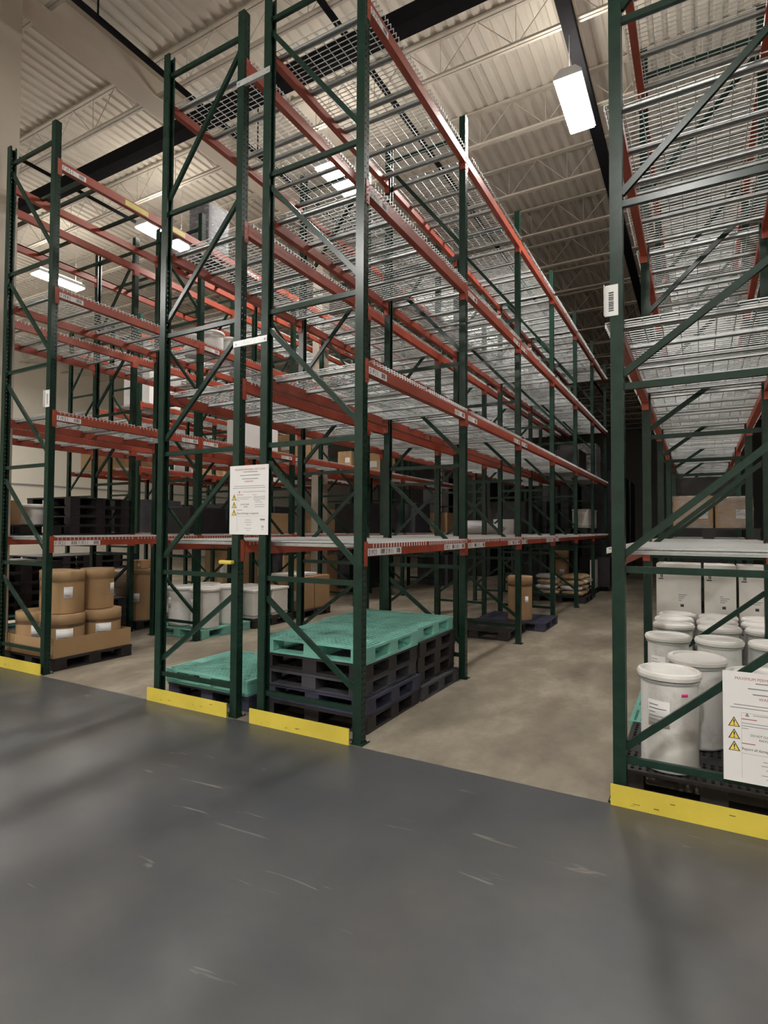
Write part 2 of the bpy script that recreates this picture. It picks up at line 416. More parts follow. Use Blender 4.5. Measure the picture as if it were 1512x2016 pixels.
BL = BAY-.078
def beam_mesh():
    """step beam along +Y, outer face at +X; origin at outer-face top, y centre"""
    b = MB(); pts = [(0, 0), (0, -.102), (-.062, -.102), (-.062, -.038), (-.036, -.038), (-.036, 0)]
    n = len(pts)
    for yy in (-BL/2, BL/2): b.v += [(a, yy, c) for a, c in pts]
    for i in range(n): b.face([i, (i+1) % n, n+(i+1) % n, n+i], 'orange')
    b.face(list(range(n))[::-1], 'orange'); b.face(list(range(n, 2*n)), 'orange')
    return b.mesh('rack_crossbeam')
BEAM = beam_mesh()
cn = MB(); cn.box(-.004, .001, -.042, .010, -.178, .018, 'orange'); cn.box(-.064, .001, .006, .010, -.178, .018, 'orange')
for z in (-.15, -.1, -.04): cn.tube([(.001, -.02, z), (.005, -.02, z)], .007, 'orange', 6)
CONN_A = cn.mesh('end_connector')
cn2 = MB(); cn2.box(-.004, .001, -.010, .042, -.178, .018, 'orange'); cn2.box(-.064, .001, -.010, -.006, -.178, .018, 'orange')
for z in (-.15, -.1, -.04): cn2.tube([(.001, .02, z), (.005, .02, z)], .007, 'orange', 6)
CONN_B = cn2.mesh('end_connector')
def label_strip(txts, flipped):
    """white strip with aisle codes and bar codes on the outer face (+X)"""
    b = MB(); L = .285*len(txts)+.015; b.box(.0005, .002, 0, L, -.096, -.038, 'paper')
    for i, tx in enumerate(txts):
        y0 = .012+.285*i
        add_text(b, tx, .062, 'ink', lambda x, yy, z, y0=y0: (.0025+z, y0+x, -.089+yy), squeeze=.62)
        rnd = random.Random(tx); yy = y0+.198
        while yy < y0+.265:
            wv = rnd.choice((.0015, .002, .0035)); b.box(.002, .0026, yy, yy+wv, -.086, -.046, 'ink'); yy += wv+rnd.choice((.002, .003, .004))
    return b.mesh('label_strip')
_ls = {}
def rack_beam(xf, side, yc, z, label, group, strips=(), parts=True, ytag=None):
    """xf outer face X; side +1 faces +X, -1 faces -X"""
    o = link('rack_crossbeam', BEAM, None, (xf, yc, z), 0 if side > 0 else math.pi)
    if parts:
        link('end_connector', CONN_A, o, (0, -BL/2, 0)); link('end_connector', CONN_B, o, (0, BL/2, 0))
    for at, tx in strips:
        if tx not in _ls: _ls[tx] = label_strip(tx, False)
        link('label_strip', _ls[tx], o, (0, at-BL/2, 0))
    if ytag is not None:
        for a in ytag:
            q = MB(); q.box(.0005, .003, 0, .36, -.09, -.02, 'tag_yellow')
            t = link('yellow_tag', q.mesh('yellow_tag'), o, (0, a-BL/2, 0)); t['label'] = 'blank yellow tag'
    return tag(o, label, 'rack beam', group)
# wire deck panel: wires across the rack depth, bent down over the beam faces
DW = 1.065
def deck_mesh(dep, step=.05, along=.105, wr=.0058):
    b = MB(); hx = dep/2+.040; y = -DW/2+.02
    def seg(a, c): b.bar(a, c, wr, wr, 'wire')
    while y < DW/2-.01:
        seg((-hx, y, .004), (hx, y, .004)); seg((-hx, y, .006), (-hx, y, -.034)); seg((hx, y, .006), (hx, y, -.034)); y += step
    x = -hx+.01
    while x < hx+.005:
        seg((x, -DW/2+.01, -.002), (x, DW/2-.01, -.002)); x += along
    return b.mesh('wire_deck')
def channel_mesh(dep):
    b = MB(); hx = dep/2-.004
    b.box(-hx, hx, -.02, .02, -.010, -.006, 'zinc'); b.box(-hx, hx, -.02, -.017, -.036, -.006, 'zinc'); b.box(-hx, hx, .017, .02, -.036, -.006, 'zinc')
    b.box(-hx, hx, -.028, -.02, -.036, -.033, 'zinc'); b.box(-hx, hx, .02, .028, -.036, -.033, 'zinc')
    return b.mesh('support_channel')
def joined_deck(dep):
    a = deck_mesh(dep, .05, .15); c = channel_mesh(dep); b = MB()
    for me, dy in ((a, 0), (c, -.42), (c, 0), (c, .42)):
        k = len(b.v); b.v += [(v.co.x, v.co.y+dy, v.co.z) for v in me.vertices]
        mn = 'wire' if me is a else 'zinc'
        for p in me.polygons: b.face([k+i for i in p.vertices], mn)
    return b.mesh('wire_deck')
_dk = {}
def wire_deck(xc, dep, yc, z, label, group, parts):
    key = (round(dep, 3), parts)
    if key not in _dk: _dk[key] = (deck_mesh(dep), channel_mesh(dep)) if parts else joined_deck(dep)
    if parts:
        o = link('wire_deck', _dk[key][0], None, (xc, yc, z))
        for dy in (-.455, .02, .455): link('support_channel', _dk[key][1], o, (0, dy, 0))
    else: o = link('wire_deck', _dk[key], None, (xc, yc, z))
    return tag(o, label, 'wire shelf', group)
cb = MB(); cb.box(-.49, .49, -.02, .02, -.036, -.002, 'green'); CROSS = cb.mesh('cross_bar')

# rows: name, aisle-post x, flue-post x, description, bays built
ORD = ['first', 'second', 'third', 'fourth', 'fifth', 'sixth', 'seventh']
LVN = ['lowest', 'second', 'third', 'top']
ROWS = {
 'C': dict(xa=-.4513, xf=.5387, d='rack at the right edge', bays=range(0, 6)),
 'D': dict(xa=-2.3755, xf=-3.3650, d='rack beside the open aisle', bays=range(0, 6)),
 'E': dict(xa=-4.6966, xf=-3.6854, d='left row of the centre pair', bays=range(0, 6)),
 'F': dict(xa=-6.6442, xf=-7.6037, d='left rack with drums', bays=range(0, 6)),
 'G': dict(xa=-9.17, xf=-8.18, d='rack behind the left rack', bays=range(0, 5)),
 'H': dict(xa=-10.98, xf=-11.97, d='far rack across the second aisle', bays=range(2, 5)),
 'I': dict(xa=-13.55, xf=-12.56, d='farthest left rack by the wall', bays=range(2, 4)),
}
STRIPS = {
 ('D', 0, 0): [(.01, ('D 19 2 1', 'D 19 1 1')), (1.575, ('D 18 2 1', 'D 18 1 1'))],
 ('D', 1, 0): [(.01, ('D 19 3 1',)), (1.86, ('D 18 3 1',))],
 ('D', 2, 0): [(.01, ('D 19 4 1',))], ('D', 3, 0): [(.01, ('D 19 5 1',))],
 ('D', 0, 1): [(.01, ('D 17 2 1', 'D 17 1 1')), (1.575, ('D 16 2 1', 'D 16 1 1'))],
 ('D', 1, 1): [(.01, ('D 17 3 1',)), (1.86, ('D 16 3 1',))], ('D', 2, 1): [(.01, ('D 17 4 1',)), (1.86, ('D 16 4 1',))],
 ('D', 0, 2): [(.01, ('D 15 2 1',)), (1.575, ('D 14 2 1', 'D 14 1 1'))],
 ('D', 1, 2): [(.01, ('D 15 3 1',))], ('D', 0, 3): [(.01, ('D 13 2 1',))], ('D', 2, 2): [(.01, ('D 15 4 1',))],
 ('F', 0, 0): [(.01, ('F 19 2 1', 'F 19 1 1'))], ('F', 1, 0): [(.01, ('F 19 3 1',)), (1.86, ('F 18 3 1',))],
 ('F', 2, 0): [(.01, ('F 19 4 1',))], ('F', 3, 0): [(.01, ('F 19 5 1',))],
 ('F', 1, 1): [(.01, ('F 17 3 1',)), (1.86, ('F 16 3 1',))], ('F', 1, 2): [(.01, ('F 15 3 1',))],
 ('F', 2, 1): [(.01, ('F 17 4 1',)), (1.86, ('F 16 4 1',))], ('F', 2, 2): [(.01, ('F 15 4 1',))],
 ('F', 3, 1): [(.9, ('F 17 5 1',))], ('F', 3, 2): [(.01, ('F 15 5 1',))],
}
YT = {('F', 3, 0): (.86, 1.5), ('G', 3, 0): (1.0,), ('G', 2, 1): (.1,), ('G', 2, 0): (1.1,), ('G', 3, 1): (.1,)}
for rn, r in ROWS.items():
    xa, xf = r['xa'], r['xf']; s = 1 if xa > xf else -1   # aisle side faces +X when s = 1
    bays = list(r['bays']); xo = xa+s*.040; xi = xf-s*.040; xc = (xo+xi)/2; dep = abs(xo-xi)
    for k in range(bays[0], bays[-1]+2):
        rack_frame(xa, xf, k*BAY, 'green steel upright frame, %s from the front of the %s' % (ORD[k], r['d']), 'rack frames', cvar=(rn == 'C'))
    for k in bays:
        yc = (k+.5)*BAY
        for l, z in enumerate(LV):
            strips = STRIPS.get((rn, l, k), ())
            # strip offsets are measured from the near end: mirror for beams that face -X
            rack_beam(xo, s, yc, z, 'orange aisle beam, %s level, %s bay, %s' % (LVN[l], ORD[k], r['d']), 'rack beams', strips, parts=(k < 5), ytag=YT.get((rn, l, k)))
            rack_beam(xi, -s, yc, z, 'orange rear beam, %s level, %s bay, %s' % (LVN[l], ORD[k], r['d']), 'rack beams', parts=(k < 5), ytag=None)
            if (rn in 'FG' and l == 3 and k < 2):
                for q, dy in enumerate((-.75, -.55, .1, .75)):
                    o = link('cross_bar', CROSS, None, (xc, yc+dy, z)); tag(o, 'thin steel cross bar, %s of four, top level, %s bay, %s' % (ORD[q], ORD[k], r['d']), 'cross bar', 'bars across the top level')
                continue
            for q, dy in enumerate((-.545, .545)):
                wire_deck(xc, dep, yc+dy, z+.002, '%s galvanised wire deck, %s level, %s bay, %s' % (('nearer', 'farther')[q], LVN[l], ORD[k], r['d']), 'wire decks', parts=(k < 3 and rn in 'CDEF'))

# flue spacers, end guards
def spacer(x0, x1, z, y, label):
    b = MB(); b.box(x0, x1, y-.043, y-.040, z-.028, z+.028, 'zinc'); b.box(x0, x1, y-.040, y-.015, z-.028, z-.024, 'zinc')
    for x in (x0+.03, x1-.03): b.tube([(x, y-.043, z), (x, y-.050, z)], .009, 'zinc', 6)
    tag(link('row_spacer', b.mesh('row_spacer')), label, 'row spacer', 'row spacers')
spacer(-3.73, -3.33, 3.38, 0, 'galvanised spacer between the two centre posts, above the white sign')
spacer(-3.73, -3.33, 5.82, 0, 'galvanised spacer between the two centre posts, highest one')
for k in range(1, 6):
    for z, nm in ((3.38, 'lower'), (5.82, 'upper')):
        spacer(-3.73, -3.33, z, k*BAY, '%s galvanised spacer in the centre flue at the %s frame pair' % (nm, ORD[k]))
def guard(x0, x1, label):
    b = MB(); b.box(x0, x1, -.083, -.073, 0, .128, 'yellow'); b.box(x0, x1, -.073, -.040, 0, .009, 'yellow')
    rnd = random.Random(label)
    for i in range(5):
        xx = rnd.uniform(x0+.1, x1-.1); zz = rnd.uniform(.02, .09); L = rnd.uniform(.01, .05)
        b.box(xx, xx+L, -.0836, -.083, zz, zz+rnd.uniform(.002, .006), 'yellow_dark')
    o = link('rack_guard', b.mesh('rack_guard')); bevel(o, .002); tag(o, label, 'rack guard', 'yellow end guards')
guard(-.50, .62, 'yellow steel floor guard at the foot of the right-edge rack')
guard(-3.45, -2.42, 'yellow steel floor guard in front of the tall teal-topped pallet stack')
guard(-4.78, -3.72, 'yellow steel floor guard left of the tall teal-topped pallet stack')
guard(-7.72, -6.60, 'yellow steel floor guard at the left edge under the drums')

# ------------------------------------------------------------------ signs and tags on the front posts
def sign_mesh():
    b = MB(); w, h = .455, .62
    b.box(0, w, -.002, 0, 0, h, 'paper')
    f = lambda x0, z0: (lambda x, y, z: (x0+x, -.0025-z*.3, z0+y))
    add_text(b, 'MAXIMUM PERMISSIBLE UNIT LOADS', .0235, 'red_ink', f(w/2+.01, h-.045), squeeze=.92, align='CENTER')
    add_text(b, 'WARNING', .022, 'red_ink', f(w/2, h-.152), align='CENTER')
    def line(x0, x1, z, t=.0022, m='grey_ink'): b.box(x0*w, x1*w, -.0028, -.002, h*(1-z)-t, h*(1-z)+t, m)
    for x0, x1, z in ((.35, .72, .095), (.27, .78, .145), (.32, .74, .195)): line(x0, x1, z, .003)
    for x0, x1, z in ((.12, .90, .300), (.08, .92, .328)): line(x0, x1, z)
    for x0, x1, z in ((.32, .92, .385), (.6, .7, .43), (.2, .58, .462), (.2, .5, .487), (.2, .27, .51), (.62, .92, .455), (.62, .92, .475), (.62, .92, .495), (.66, .8, .512), (.66, .85, .535), (.66, .9, .57), (.66, .9, .6), (.42, .56, .79), (.40, .58, .825), (.45, .56, .86), (.4, .58, .91), (.45, .55, .94)): line(x0, x1, z, .0016)
    for x0, x1, z in ((.2, .36, .425), (.2, .34, .645)): line(x0, x1, z, .0022, 'red_ink')
    add_text(b, 'DO NOT CLIMB', .0175, 'ink', f(.29*w, h*(1-.575)), squeeze=.8)
    add_text(b, 'RACKS', .0175, 'ink', f(.38*w, h*(1-.61)), squeeze=.8)
    add_text(b, 'Report all damage to management', .0215, 'ink', f(.2*w, h*(1-.705)), squeeze=.86)
    line(.2, .92, .735, .0006); line(.2, .92, .37, .0006)
    b.box(.198*w, .2*w, -.0026, -.002, 0.04*h, .63*h, 'grey_ink')
    for zc in (.455, .565, .675):
        z0 = h*(1-zc)-.030; x0 = .055*w; ww = .058; hh = .056
        b.poly([(x0, -.002, z0), (x0+ww, -.002, z0), (x0+ww/2, -.002, z0+hh)], .001, 'ink')
        e = .0035; b.poly([(x0+2*e, -.003, z0+e), (x0+ww-2*e, -.003, z0+e), (x0+ww/2, -.003, z0+hh-2.4*e)], .0006, 'sign_yellow')
        xm = x0+ww/2; b.poly([(xm-.002, -.0036, z0+.018), (xm+.002, -.0036, z0+.018), (xm+.004, -.0036, z0+.038), (xm-.004, -.0036, z0+.038)], .0005, 'ink')
        b.box(xm-.003, xm+.003, -.0041, -.0036, z0+.008, z0+.014, 'ink')
    x0, z0 = .235*w, h*(1-.4); b.poly([(x0, -.002, z0), (x0+.022, -.002, z0), (x0+.011, -.002, z0+.022)], .001, 'grey_ink')
    for i in range(5): b.box(.80*w+i*.011, .80*w+i*.011+.008, -.003, -.002, .208*h, .226*h, 'ink')
    b.box(.80*w, .92*w, -.003, -.002, .195*h, .198*h, 'grey_ink')
    k = MB(); xc, zc = .86*w, .115*h
    for i in range(10):
        a0, a1 = 2*math.pi*i/10, 2*math.pi*(i+1)/10
        q = [(xc+rr*math.cos(a), -.002, zc+rr*.7*math.sin(a)) for rr, a in ((.008, a0), (.008, a1), (.013, a1), (.013, a0))]
        b.poly(q, .001, 'ink')
    b.box(.84*w, .85*w, -.003, -.002, .07*h, .085*h, 'grey_ink'); b.box(.87*w, .88*w, -.003, -.002, .07*h, .085*h, 'grey_ink')
    return b.mesh('load_sign')
SG = sign_mesh()
tag(link('load_sign', SG, None, (-3.745, -.045, 1.64), 0), 'white load notice with three yellow triangles across the two centre posts', 'sign', 'load notices')
tag(link('load_sign', SG, None, (.105, -.045, .275), 0), 'white load notice on the right-edge rack in front of white drums', 'sign', 'load notices')

def barcode_tag(x, z, label):
    b = MB(); b.box(-.045, .035, -.003, 0, -.1, .1, 'paper'); b.box(-.048, -.045, -.028, 0, -.1, .1, 'paper')
    rnd = random.Random(label); zz = -.07
    while zz < .05:
        t = rnd.choice((.003, .005, .008)); b.box(-.022, .008, -.0036, -.003, zz, zz+t, 'ink'); zz += t+rnd.choice((.003, .005))
    tag(link('barcode_tag', b.mesh('barcode_tag'), None, (x, -.0385, z)), label, 'barcode tag', 'barcode tags')
barcode_tag(-.475, 3.165, 'white bent barcode tag on the green post at the right')
barcode_tag(-6.64, 3.20, 'white bent barcode tag on the green post at the left')
b = MB(); b.box(-.075, .075, -.055, 0, 0, .035, 'yellow'); o = link('post_bumper', b.mesh('post_bumper'), None, (-3.755, -.04, 1.37)); bevel(o, .01)
tag(o, 'yellow plastic bumper cap on the post below the white sign', 'bumper')

# ------------------------------------------------------------------ pallets
PX, PY, PZ = 1.14, 1.0, .14
def pal_parts(mname, X=PX, Y=PY):
    hx, hy = X/2, Y/2; t = MB()
    # top deck: rim, a fine grid with three wide bands
    z0, z1 = PZ-.022, PZ
    t.box(-hx, hx, -hy, -hy+.03, z0, z1, mname); t.box(-hx, hx, hy-.03, hy, z0, z1, mname)
    t.box(-hx, -hx+.03, -hy+.03, hy-.03, z0, z1, mname); t.box(hx-.03, hx, -hy+.03, hy-.03, z0, z1, mname)
    x = -hx+.05
    while x < hx-.04:
        t.box(x, x+.026, -hy+.03, hy-.03, z0+.006, z1-.001, mname); x += .046
    y = -hy+.07
    while y < hy-.04:
        t.box(-hx+.03, hx-.03, y, y+.012, z0+.002, z1-.002, mname); y += .06
    for xx in (-hx+.03, -.07, hx-.17): t.box(xx, xx+.14, -.16, -.02, z0+.006, z1, mname)
    b = MB(); bw = .15
    b.box(-.5*bw, .5*bw, -.5*bw, .5*bw, .020, PZ-.02, mname)
    b.box(-.5*bw-.004, .5*bw+.004, -.5*bw-.004, .5*bw+.004, .02, .03, mname)
    u = MB()
    for xx in (-hx+.004, -.06, hx-.124): u.box(xx, xx+.12, -hy+.004, hy-.004, 0, .020, mname)
    for yy in (-hy+.004, -.06, hy-.124): u.box(-hx+.124, -.06, yy, yy+.12, 0.001, .019, mname); u.box(.06, hx-.124, yy, yy+.12, 0.001, .019, mname)
    return t.mesh('top_deck'), b.mesh('block'), u.mesh('bottom_deck')
_pp = {}
def pallet(x, y, z, mname, label, group='plastic pallets', rz=0.0, parts=True, X=PX, Y=PY):
    key = (mname, X, Y)
    if key not in _pp: _pp[key] = pal_parts(mname, X, Y)
    t, b, u = _pp[key]
    if parts:
        r = empty('plastic_pallet', (x, y, z), rz)
        link('top_deck', t, r); link('bottom_deck', u, r)
        for sx in (-1, 0, 1):
            for sy in (-1, 0, 1): link('block', b, r, (sx*(X/2-.08), sy*(Y/2-.08), 0))
    else:
        k2 = key+('j',)
        if k2 not in _pp:
            q = MB(); hx, hy = X/2, Y/2
            q.box(-hx, hx, -hy, hy, PZ-.022, PZ, mname)
            for sx in (-1, 0, 1):
                q.box(sx*(hx-.06)-.06, sx*(hx-.06)+.06, -hy, hy, 0, .02, mname)
                for sy in (-1, 0, 1): q.box(sx*(hx-.08)-.075, sx*(hx-.08)+.075, sy*(hy-.08)-.075, sy*(hy-.08)+.075, .02, PZ-.022, mname)
            _pp[k2] = q.mesh('plastic_pallet')
        r = link('plastic_pallet', _pp[k2], None, (x, y, z), rz)
    return tag(r, label, 'pallet', group)
GP = .142
# stack under the near centre rack
for i, (mn, nm) in enumerate((('black_plastic', 'black plastic pallet at the bottom'), ('blue_plastic', 'blue plastic pallet second from the floor'),
                             ('grey_plastic', 'dusty dark plastic pallet in the middle'), ('black_plastic', 'black plastic pallet just below the teal one'), ('teal', 'teal plastic pallet on top'))):
    pallet(-3.0+(.02, .03, -.005, .0, 0.015)[i], .665+(.01, .015, .0, .01, 0)[i], .0+GP*i, mn, nm+' of the front stack', 'pallets in the front stack', rz=R((.5, -.8, .3, -.3, .2)[i]))
for i, (mn, nm) in enumerate((('grey_plastic', 'dusty dark pallet at the bottom'), ('black_plastic', 'black pallet second from the floor'),
                             ('black_plastic', 'black pallet in the middle'), ('black_plastic', 'black pallet just below the teal one'), ('teal', 'teal plastic pallet on top'))):
    pallet(-3.02+(.05, -.01, .0, .01, -.02)[i], 1.70+(0, .01, .0, .005, 0)[i], GP*i, mn, nm+' of the second stack, behind the front stack', 'pallets in the second stack', rz=R((-.8, .4, -.3, .2, .3)[i]), X=1.16, Y=.95)
pallet(-4.19, .62, 0, 'blue_plastic', 'dark blue plastic pallet on the floor under the low teal pallet', X=1.08, Y=.98)
pallet(-4.2, .60, GP, 'teal', 'low teal plastic pallet left of the tall stacks', X=1.08, Y=.98, rz=R(.5))
pallet(-2.85, 6.15, 0, 'blue_plastic', 'dusty blue pallet carrying one brown fibre drum', X=1.18, Y=1.02)
pallet(-3.1, 5.07, 0, 'black_plastic', 'flat black pallet on the floor behind the teal stacks', X=1.1, Y=1.0)

# ------------------------------------------------------------------ drums, cartons, loads
def txt_lines(b, x0, x1, z0, z1, y, n, m='grey_ink', seed=0):
    rnd = random.Random(seed)
    for i in range(n):
        z = z1-(i+.5)*(z1-z0)/n; b.box(x0, x0+(x1-x0)*rnd.uniform(.5, 1), y-.0006, y, z-.002, z+.002, m)
_dr = {}
def fibre_drum(x, y, z, r, h, label, group='fibre drums', band=True, lab=True, rz=0.0, lidh=.13, labw=.5):
    key = (r, h, band, lab, lidh, labw)
    if key not in _dr:
        b = MB(); b.lathe([(r-.004, 0), (r, .006), (r, h-lidh)], 'card')
        l = MB(); l.lathe([(r+.006, h-lidh), (r+.007, h-.008), (r+.003, h), (r-.01, h-.004)], 'card_lid')
        bn = MB(); bn.lathe([(r+.0015, h-lidh-.035), (r+.0035, h-lidh-.034), (r+.0035, h-lidh-.002), (r+.0015, h-lidh-.001)], 'card_dark')
        lb = MB(); lb.patch(r+.001, h*.36, h*.36+min(.14, h*.3), R(-75), R(-75)+labw, 'paper')
        lb.patch(r+.003, h*.36+.03, h*.36+.04, R(-72), R(-72)+labw*.6, 'grey_ink')
        _dr[key] = (b.mesh('body'), l.mesh('lid'), bn.mesh('band'), lb.mesh('paper_label'))
    m = _dr[key]; e = empty('fibre_drum', (x, y, z), rz)
    link('body', m[0], e); link('lid', m[1], e)
    if band: link('band', m[2], e)
    if lab: link('paper_label', m[3], e)
    return tag(e, label, 'drum', group)
_wd = {}
def white_drum(x, y, z, label, group='white drums', r=.215, h=.63, lab='white', pink=False, rz=0.0, parts=True):
    key = (r, h)
    if key not in _wd:
        b = MB(); b.lathe([(r-.012, 0), (r-.004, .012), (r, .03), (r, h-.07)], 'white_dirty')
        l = MB(); l.lathe([(r+.004, h-.052), (r+.020, h-.046), (r+.024, h-.024), (r+.016, h-.006), (r+.004, h), (r-.014, h-.002), (r-.022, h-.014), (.03, h-.010)], 'white_plastic')
        rg = MB(); rg.lathe([(r+.002, h-.072), (r+.012, h-.068), (r+.012, h-.055), (r+.002, h-.052)], 'zinc')
        lb = MB(); lb.patch(r+.001, h*.45, h*.45+.17, R(-140), R(-95), 'paper')
        for i in range(6): lb.patch(r+.0028, h*.45+.02+i*.024, h*.45+.025+i*.024, R(-137), R(-137+(34, 22, 30, 14, 36, 20)[i]), 'grey_ink', n=5)
        fo = MB(); fo.lathe([(r-.002, .004), (r+.004, .006), (r+.004, .016), (r-.002, .018)], 'zinc')
        j = MB()
        for q in (b, l, rg):
            k = len(j.v); j.v += q.v
            for fc, mi, sm in zip(q.f, q.mi, q.sm): j.face([k+i for i in fc], q.mats[mi], sm)
        _wd[key] = (b.mesh('body'), l.mesh('lid'), rg.mesh('clamp_ring'), lb.mesh('paper_label'), fo.mesh('bottom_ring'), j.mesh('white_drum'))
    m = _wd[key]
    if not parts: return tag(link('white_drum', m[5], None, (x, y, z), rz), label, 'drum', group)
    e = empty('white_drum', (x, y, z), rz)
    link('body', m[0], e); link('lid', m[1], e); link('clamp_ring', m[2], e); link('paper_label', m[3], e); link('bottom_ring', m[4], e)
    if pink:
        q = MB(); q.patch(r+.001, h*.78, h*.78+.018, R(-72), R(-58), 'pink'); o = link('pink_sticker', q.mesh('pink_sticker'), e); o['label'] = 'small pink sticker'
    return tag(e, label, 'drum', group)
def carton(x, y, z, sx, sy, sz, label, m='card', group='cartons', lab=True, rz=0.0, tape=True, sticker=None):
    b = MB(); b.box(-sx/2, sx/2, -sy/2, sy/2, 0, sz, m); o = link('carton', b.mesh('carton'), None, (x, y, z), rz); bevel(o, .006)
    if tape:
        q = MB(); q.box(-.028, .028, -sy/2-.0012, sy/2+.0012, sz, sz+.001, 'card_lid' if m == 'card' else 'paper'); q.box(-.028, .028, -sy/2-.0015, -sy/2, sz-.09, sz+.001, 'card_lid' if m == 'card' else 'paper')
        link('tape', q.mesh('tape'), o)
    if lab:
        q = MB(); q.box(sx*.05, sx*.38, -sy/2-.001, -sy/2, sz*.3, sz*.6, 'paper'); txt_lines(q, sx*.07, sx*.35, sz*.32, sz*.58, -sy/2-.001, 4, seed=label)
        link('paper_label', q.mesh('paper_label'), o)
    if sticker:
        q = MB(); q.tube([(0, -sy/2, sz*.5), (0, -sy/2-.002, sz*.5)], sz*.16, sticker, 16); link('round_sticker', q.mesh('round_sticker'), o)
    return tag(o, label, 'carton', group)
def film_wrap(host, z, sx, sy, sz, label, round_=False, x=0, y=0):
    b = MB(); n = 28; rnd = random.Random(label); rows = 9
    for i in range(rows):
        zz = sz*i/(rows-1)
        for j in range(n):
            t = 2*math.pi*j/n; c, s_ = math.cos(t), math.sin(t)
            if not round_:
                k = 1/max(abs(c), abs(s_)); c *= min(k, 1.28); s_ *= min(k, 1.28)
            e = rnd.uniform(-.006, .008)
            b.v.append(((sx/2+e)*c, (sy/2+e)*s_, zz))
    for i in range(rows-1):
        for j in range(n): b.face([i*n+j, i*n+(j+1) % n, (i+1)*n+(j+1) % n, (i+1)*n+j], 'film', True)
    b.face([(rows-1)*n+j for j in range(n)], 'film')
    o = link('stretch_wrap', b.mesh('stretch_wrap'), host, (x, y, z)); o['label'] = label; return o
def sack(x, y, z, label, m='sack', rz=0.0, sx=.52, sy=.36, sz=.13):
    b = MB(); n, rr = 20, 8; rnd = random.Random(label)
    for i in range(rr+1):
        ph = -math.pi/2+math.pi*i/rr
        for j in range(n):
            t = 2*math.pi*j/n
            c, s_ = math.cos(t), math.sin(t); c = math.copysign(abs(c)**.55, c); s_ = math.copysign(abs(s_)**.55, s_)
            q = math.copysign(abs(math.cos(ph))**.55, 1); e = rnd.uniform(-.008, .008)
            b.v.append(((sx/2+e)*c*q, (sy/2+e)*s_*q, sz/2+sz/2*math.sin(ph)))
    for i in range(rr):
        for j in range(n): b.face([i*n+j, i*n+(j+1) % n, (i+1)*n+(j+1) % n, (i+1)*n+j], m, True)
    q = MB(); q.box(-.09, .09, -sy*.5-.006, -sy*.5+.03, sz*.35, sz*.62, 'paper')
    o = link('sack', b.mesh('sack'), None, (x, y, z), rz)
    return tag(o, label, 'sack', 'filled sacks')

# --- left rack, first bay: black pallet, cardboard tray, fibre drums
pallet(-7.18, .62, 0, 'black_plastic', 'black pallet under the cardboard tray of fibre drums', X=1.1, Y=1.04)
tr = MB(); a0, a1, b0, b1, h = -7.70, -6.66, .10, 1.14, .21
for q in ((a0, a1, b0, b0+.008), (a0, a1, b1-.008, b1), (a0, a0+.008, b0+.008, b1-.008), (a1-.008, a1, b0+.008, b1-.008)): tr.box(*q, .155, .155+h, 'card')
tr.box(a0, a1, b0, b1, .145, .155, 'card')
tag(link('cardboard_tray', tr.mesh('cardboard_tray')), 'open brown cardboard tray around the lower fibre drums on the black pallet', 'tray')
z0 = .157
FD = [(-6.92, .365, 0, 'at the near corner of the tray under the stack'), (-6.92, .875, 0, 'at the aisle corner, in the tray'), (-7.44, .365, 0, 'at the near left corner of the tray'), (-7.44, .875, 0, 'at the far left corner of the tray')]
for x, y, k, nm in FD: fibre_drum(x, y, z0, .245, .48, 'short brown fibre drum, '+nm, lidh=.12, rz=R(28), labw=.75)
fibre_drum(-6.97, .42, z0+.48, .215, .52, 'upper brown fibre drum with white label, nearest on the stack', band=False, lidh=.13, rz=R(40), labw=.45)
fibre_drum(-7.02, .89, z0+.48, .20, .52, 'upper brown fibre drum behind the nearest upper drum', band=False, lidh=.13, rz=R(90))
fibre_drum(-7.44, .60, z0+.48, .20, .50, 'upper brown fibre drum at the left of the stack', band=False, lidh=.13, rz=R(-10), labw=.9)
# --- left rack, second bay: white drums on teal pallet, square white tubs
pallet(-7.15, 2.86, 0, 'teal', 'teal pallet under the white drums in the left rack', X=1.1, Y=1.06)
for i, (x, y) in enumerate(((-6.83, 2.60), (-6.83, 3.10), (-7.33, 2.60), (-7.33, 3.10))):
    white_drum(x, y, PZ, 'white drum on the teal pallet, '+('nearest corner', 'right-hand near one', 'left-hand near one', 'far left one')[i], 'white drums in the left rack', r=.215, h=.62)
pallet(-7.1, 3.95, 0, 'black_plastic', 'black pallet under the square white tubs', X=1.1, Y=1.0)
def tub(x, y, z, s, h, label):
    b = MB(); b.box(-s/2, s/2, -s/2, s/2, 0, h-.05, 'white_plastic'); o = link('square_tub', b.mesh('square_tub'), None, (x, y, z)); bevel(o, .03, 3)
    l = MB(); l.box(-s/2-.012, s/2+.012, -s/2-.012, s/2+.012, h-.05, h, 'white_plastic'); q = link('lid', l.mesh('lid'), o); bevel(q, .015, 2)
    l = MB(); l.box(-s/2-.004, s/2+.004, -s/2-.004, s/2+.004, .05, .065, 'grey_ink'); link('band', l.mesh('band'), o)
    tag(o, label, 'tub', 'square white tubs')
for i, (x, y) in enumerate(((-6.83, 3.7), (-6.83, 4.18), (-7.32, 3.7), (-7.32, 4.18))):
    tub(x, y, PZ+.003, .44, .50, 'square white plastic tub on black pallet, '+('near right', 'far right', 'near left', 'far left')[i])
pallet(-7.1, 5.15, 0, 'black_plastic', 'dark pallet under the pale brown cartons in the left rack', parts=False)
carton(-6.86, 4.95, PZ, .5, .5, .62, 'tall brown carton on dark pallet in the left rack, nearest', lab=True)
carton(-7.4, 4.95, PZ, .5, .5, .60, 'tall brown carton on dark pallet in the left rack, rear', lab=False)
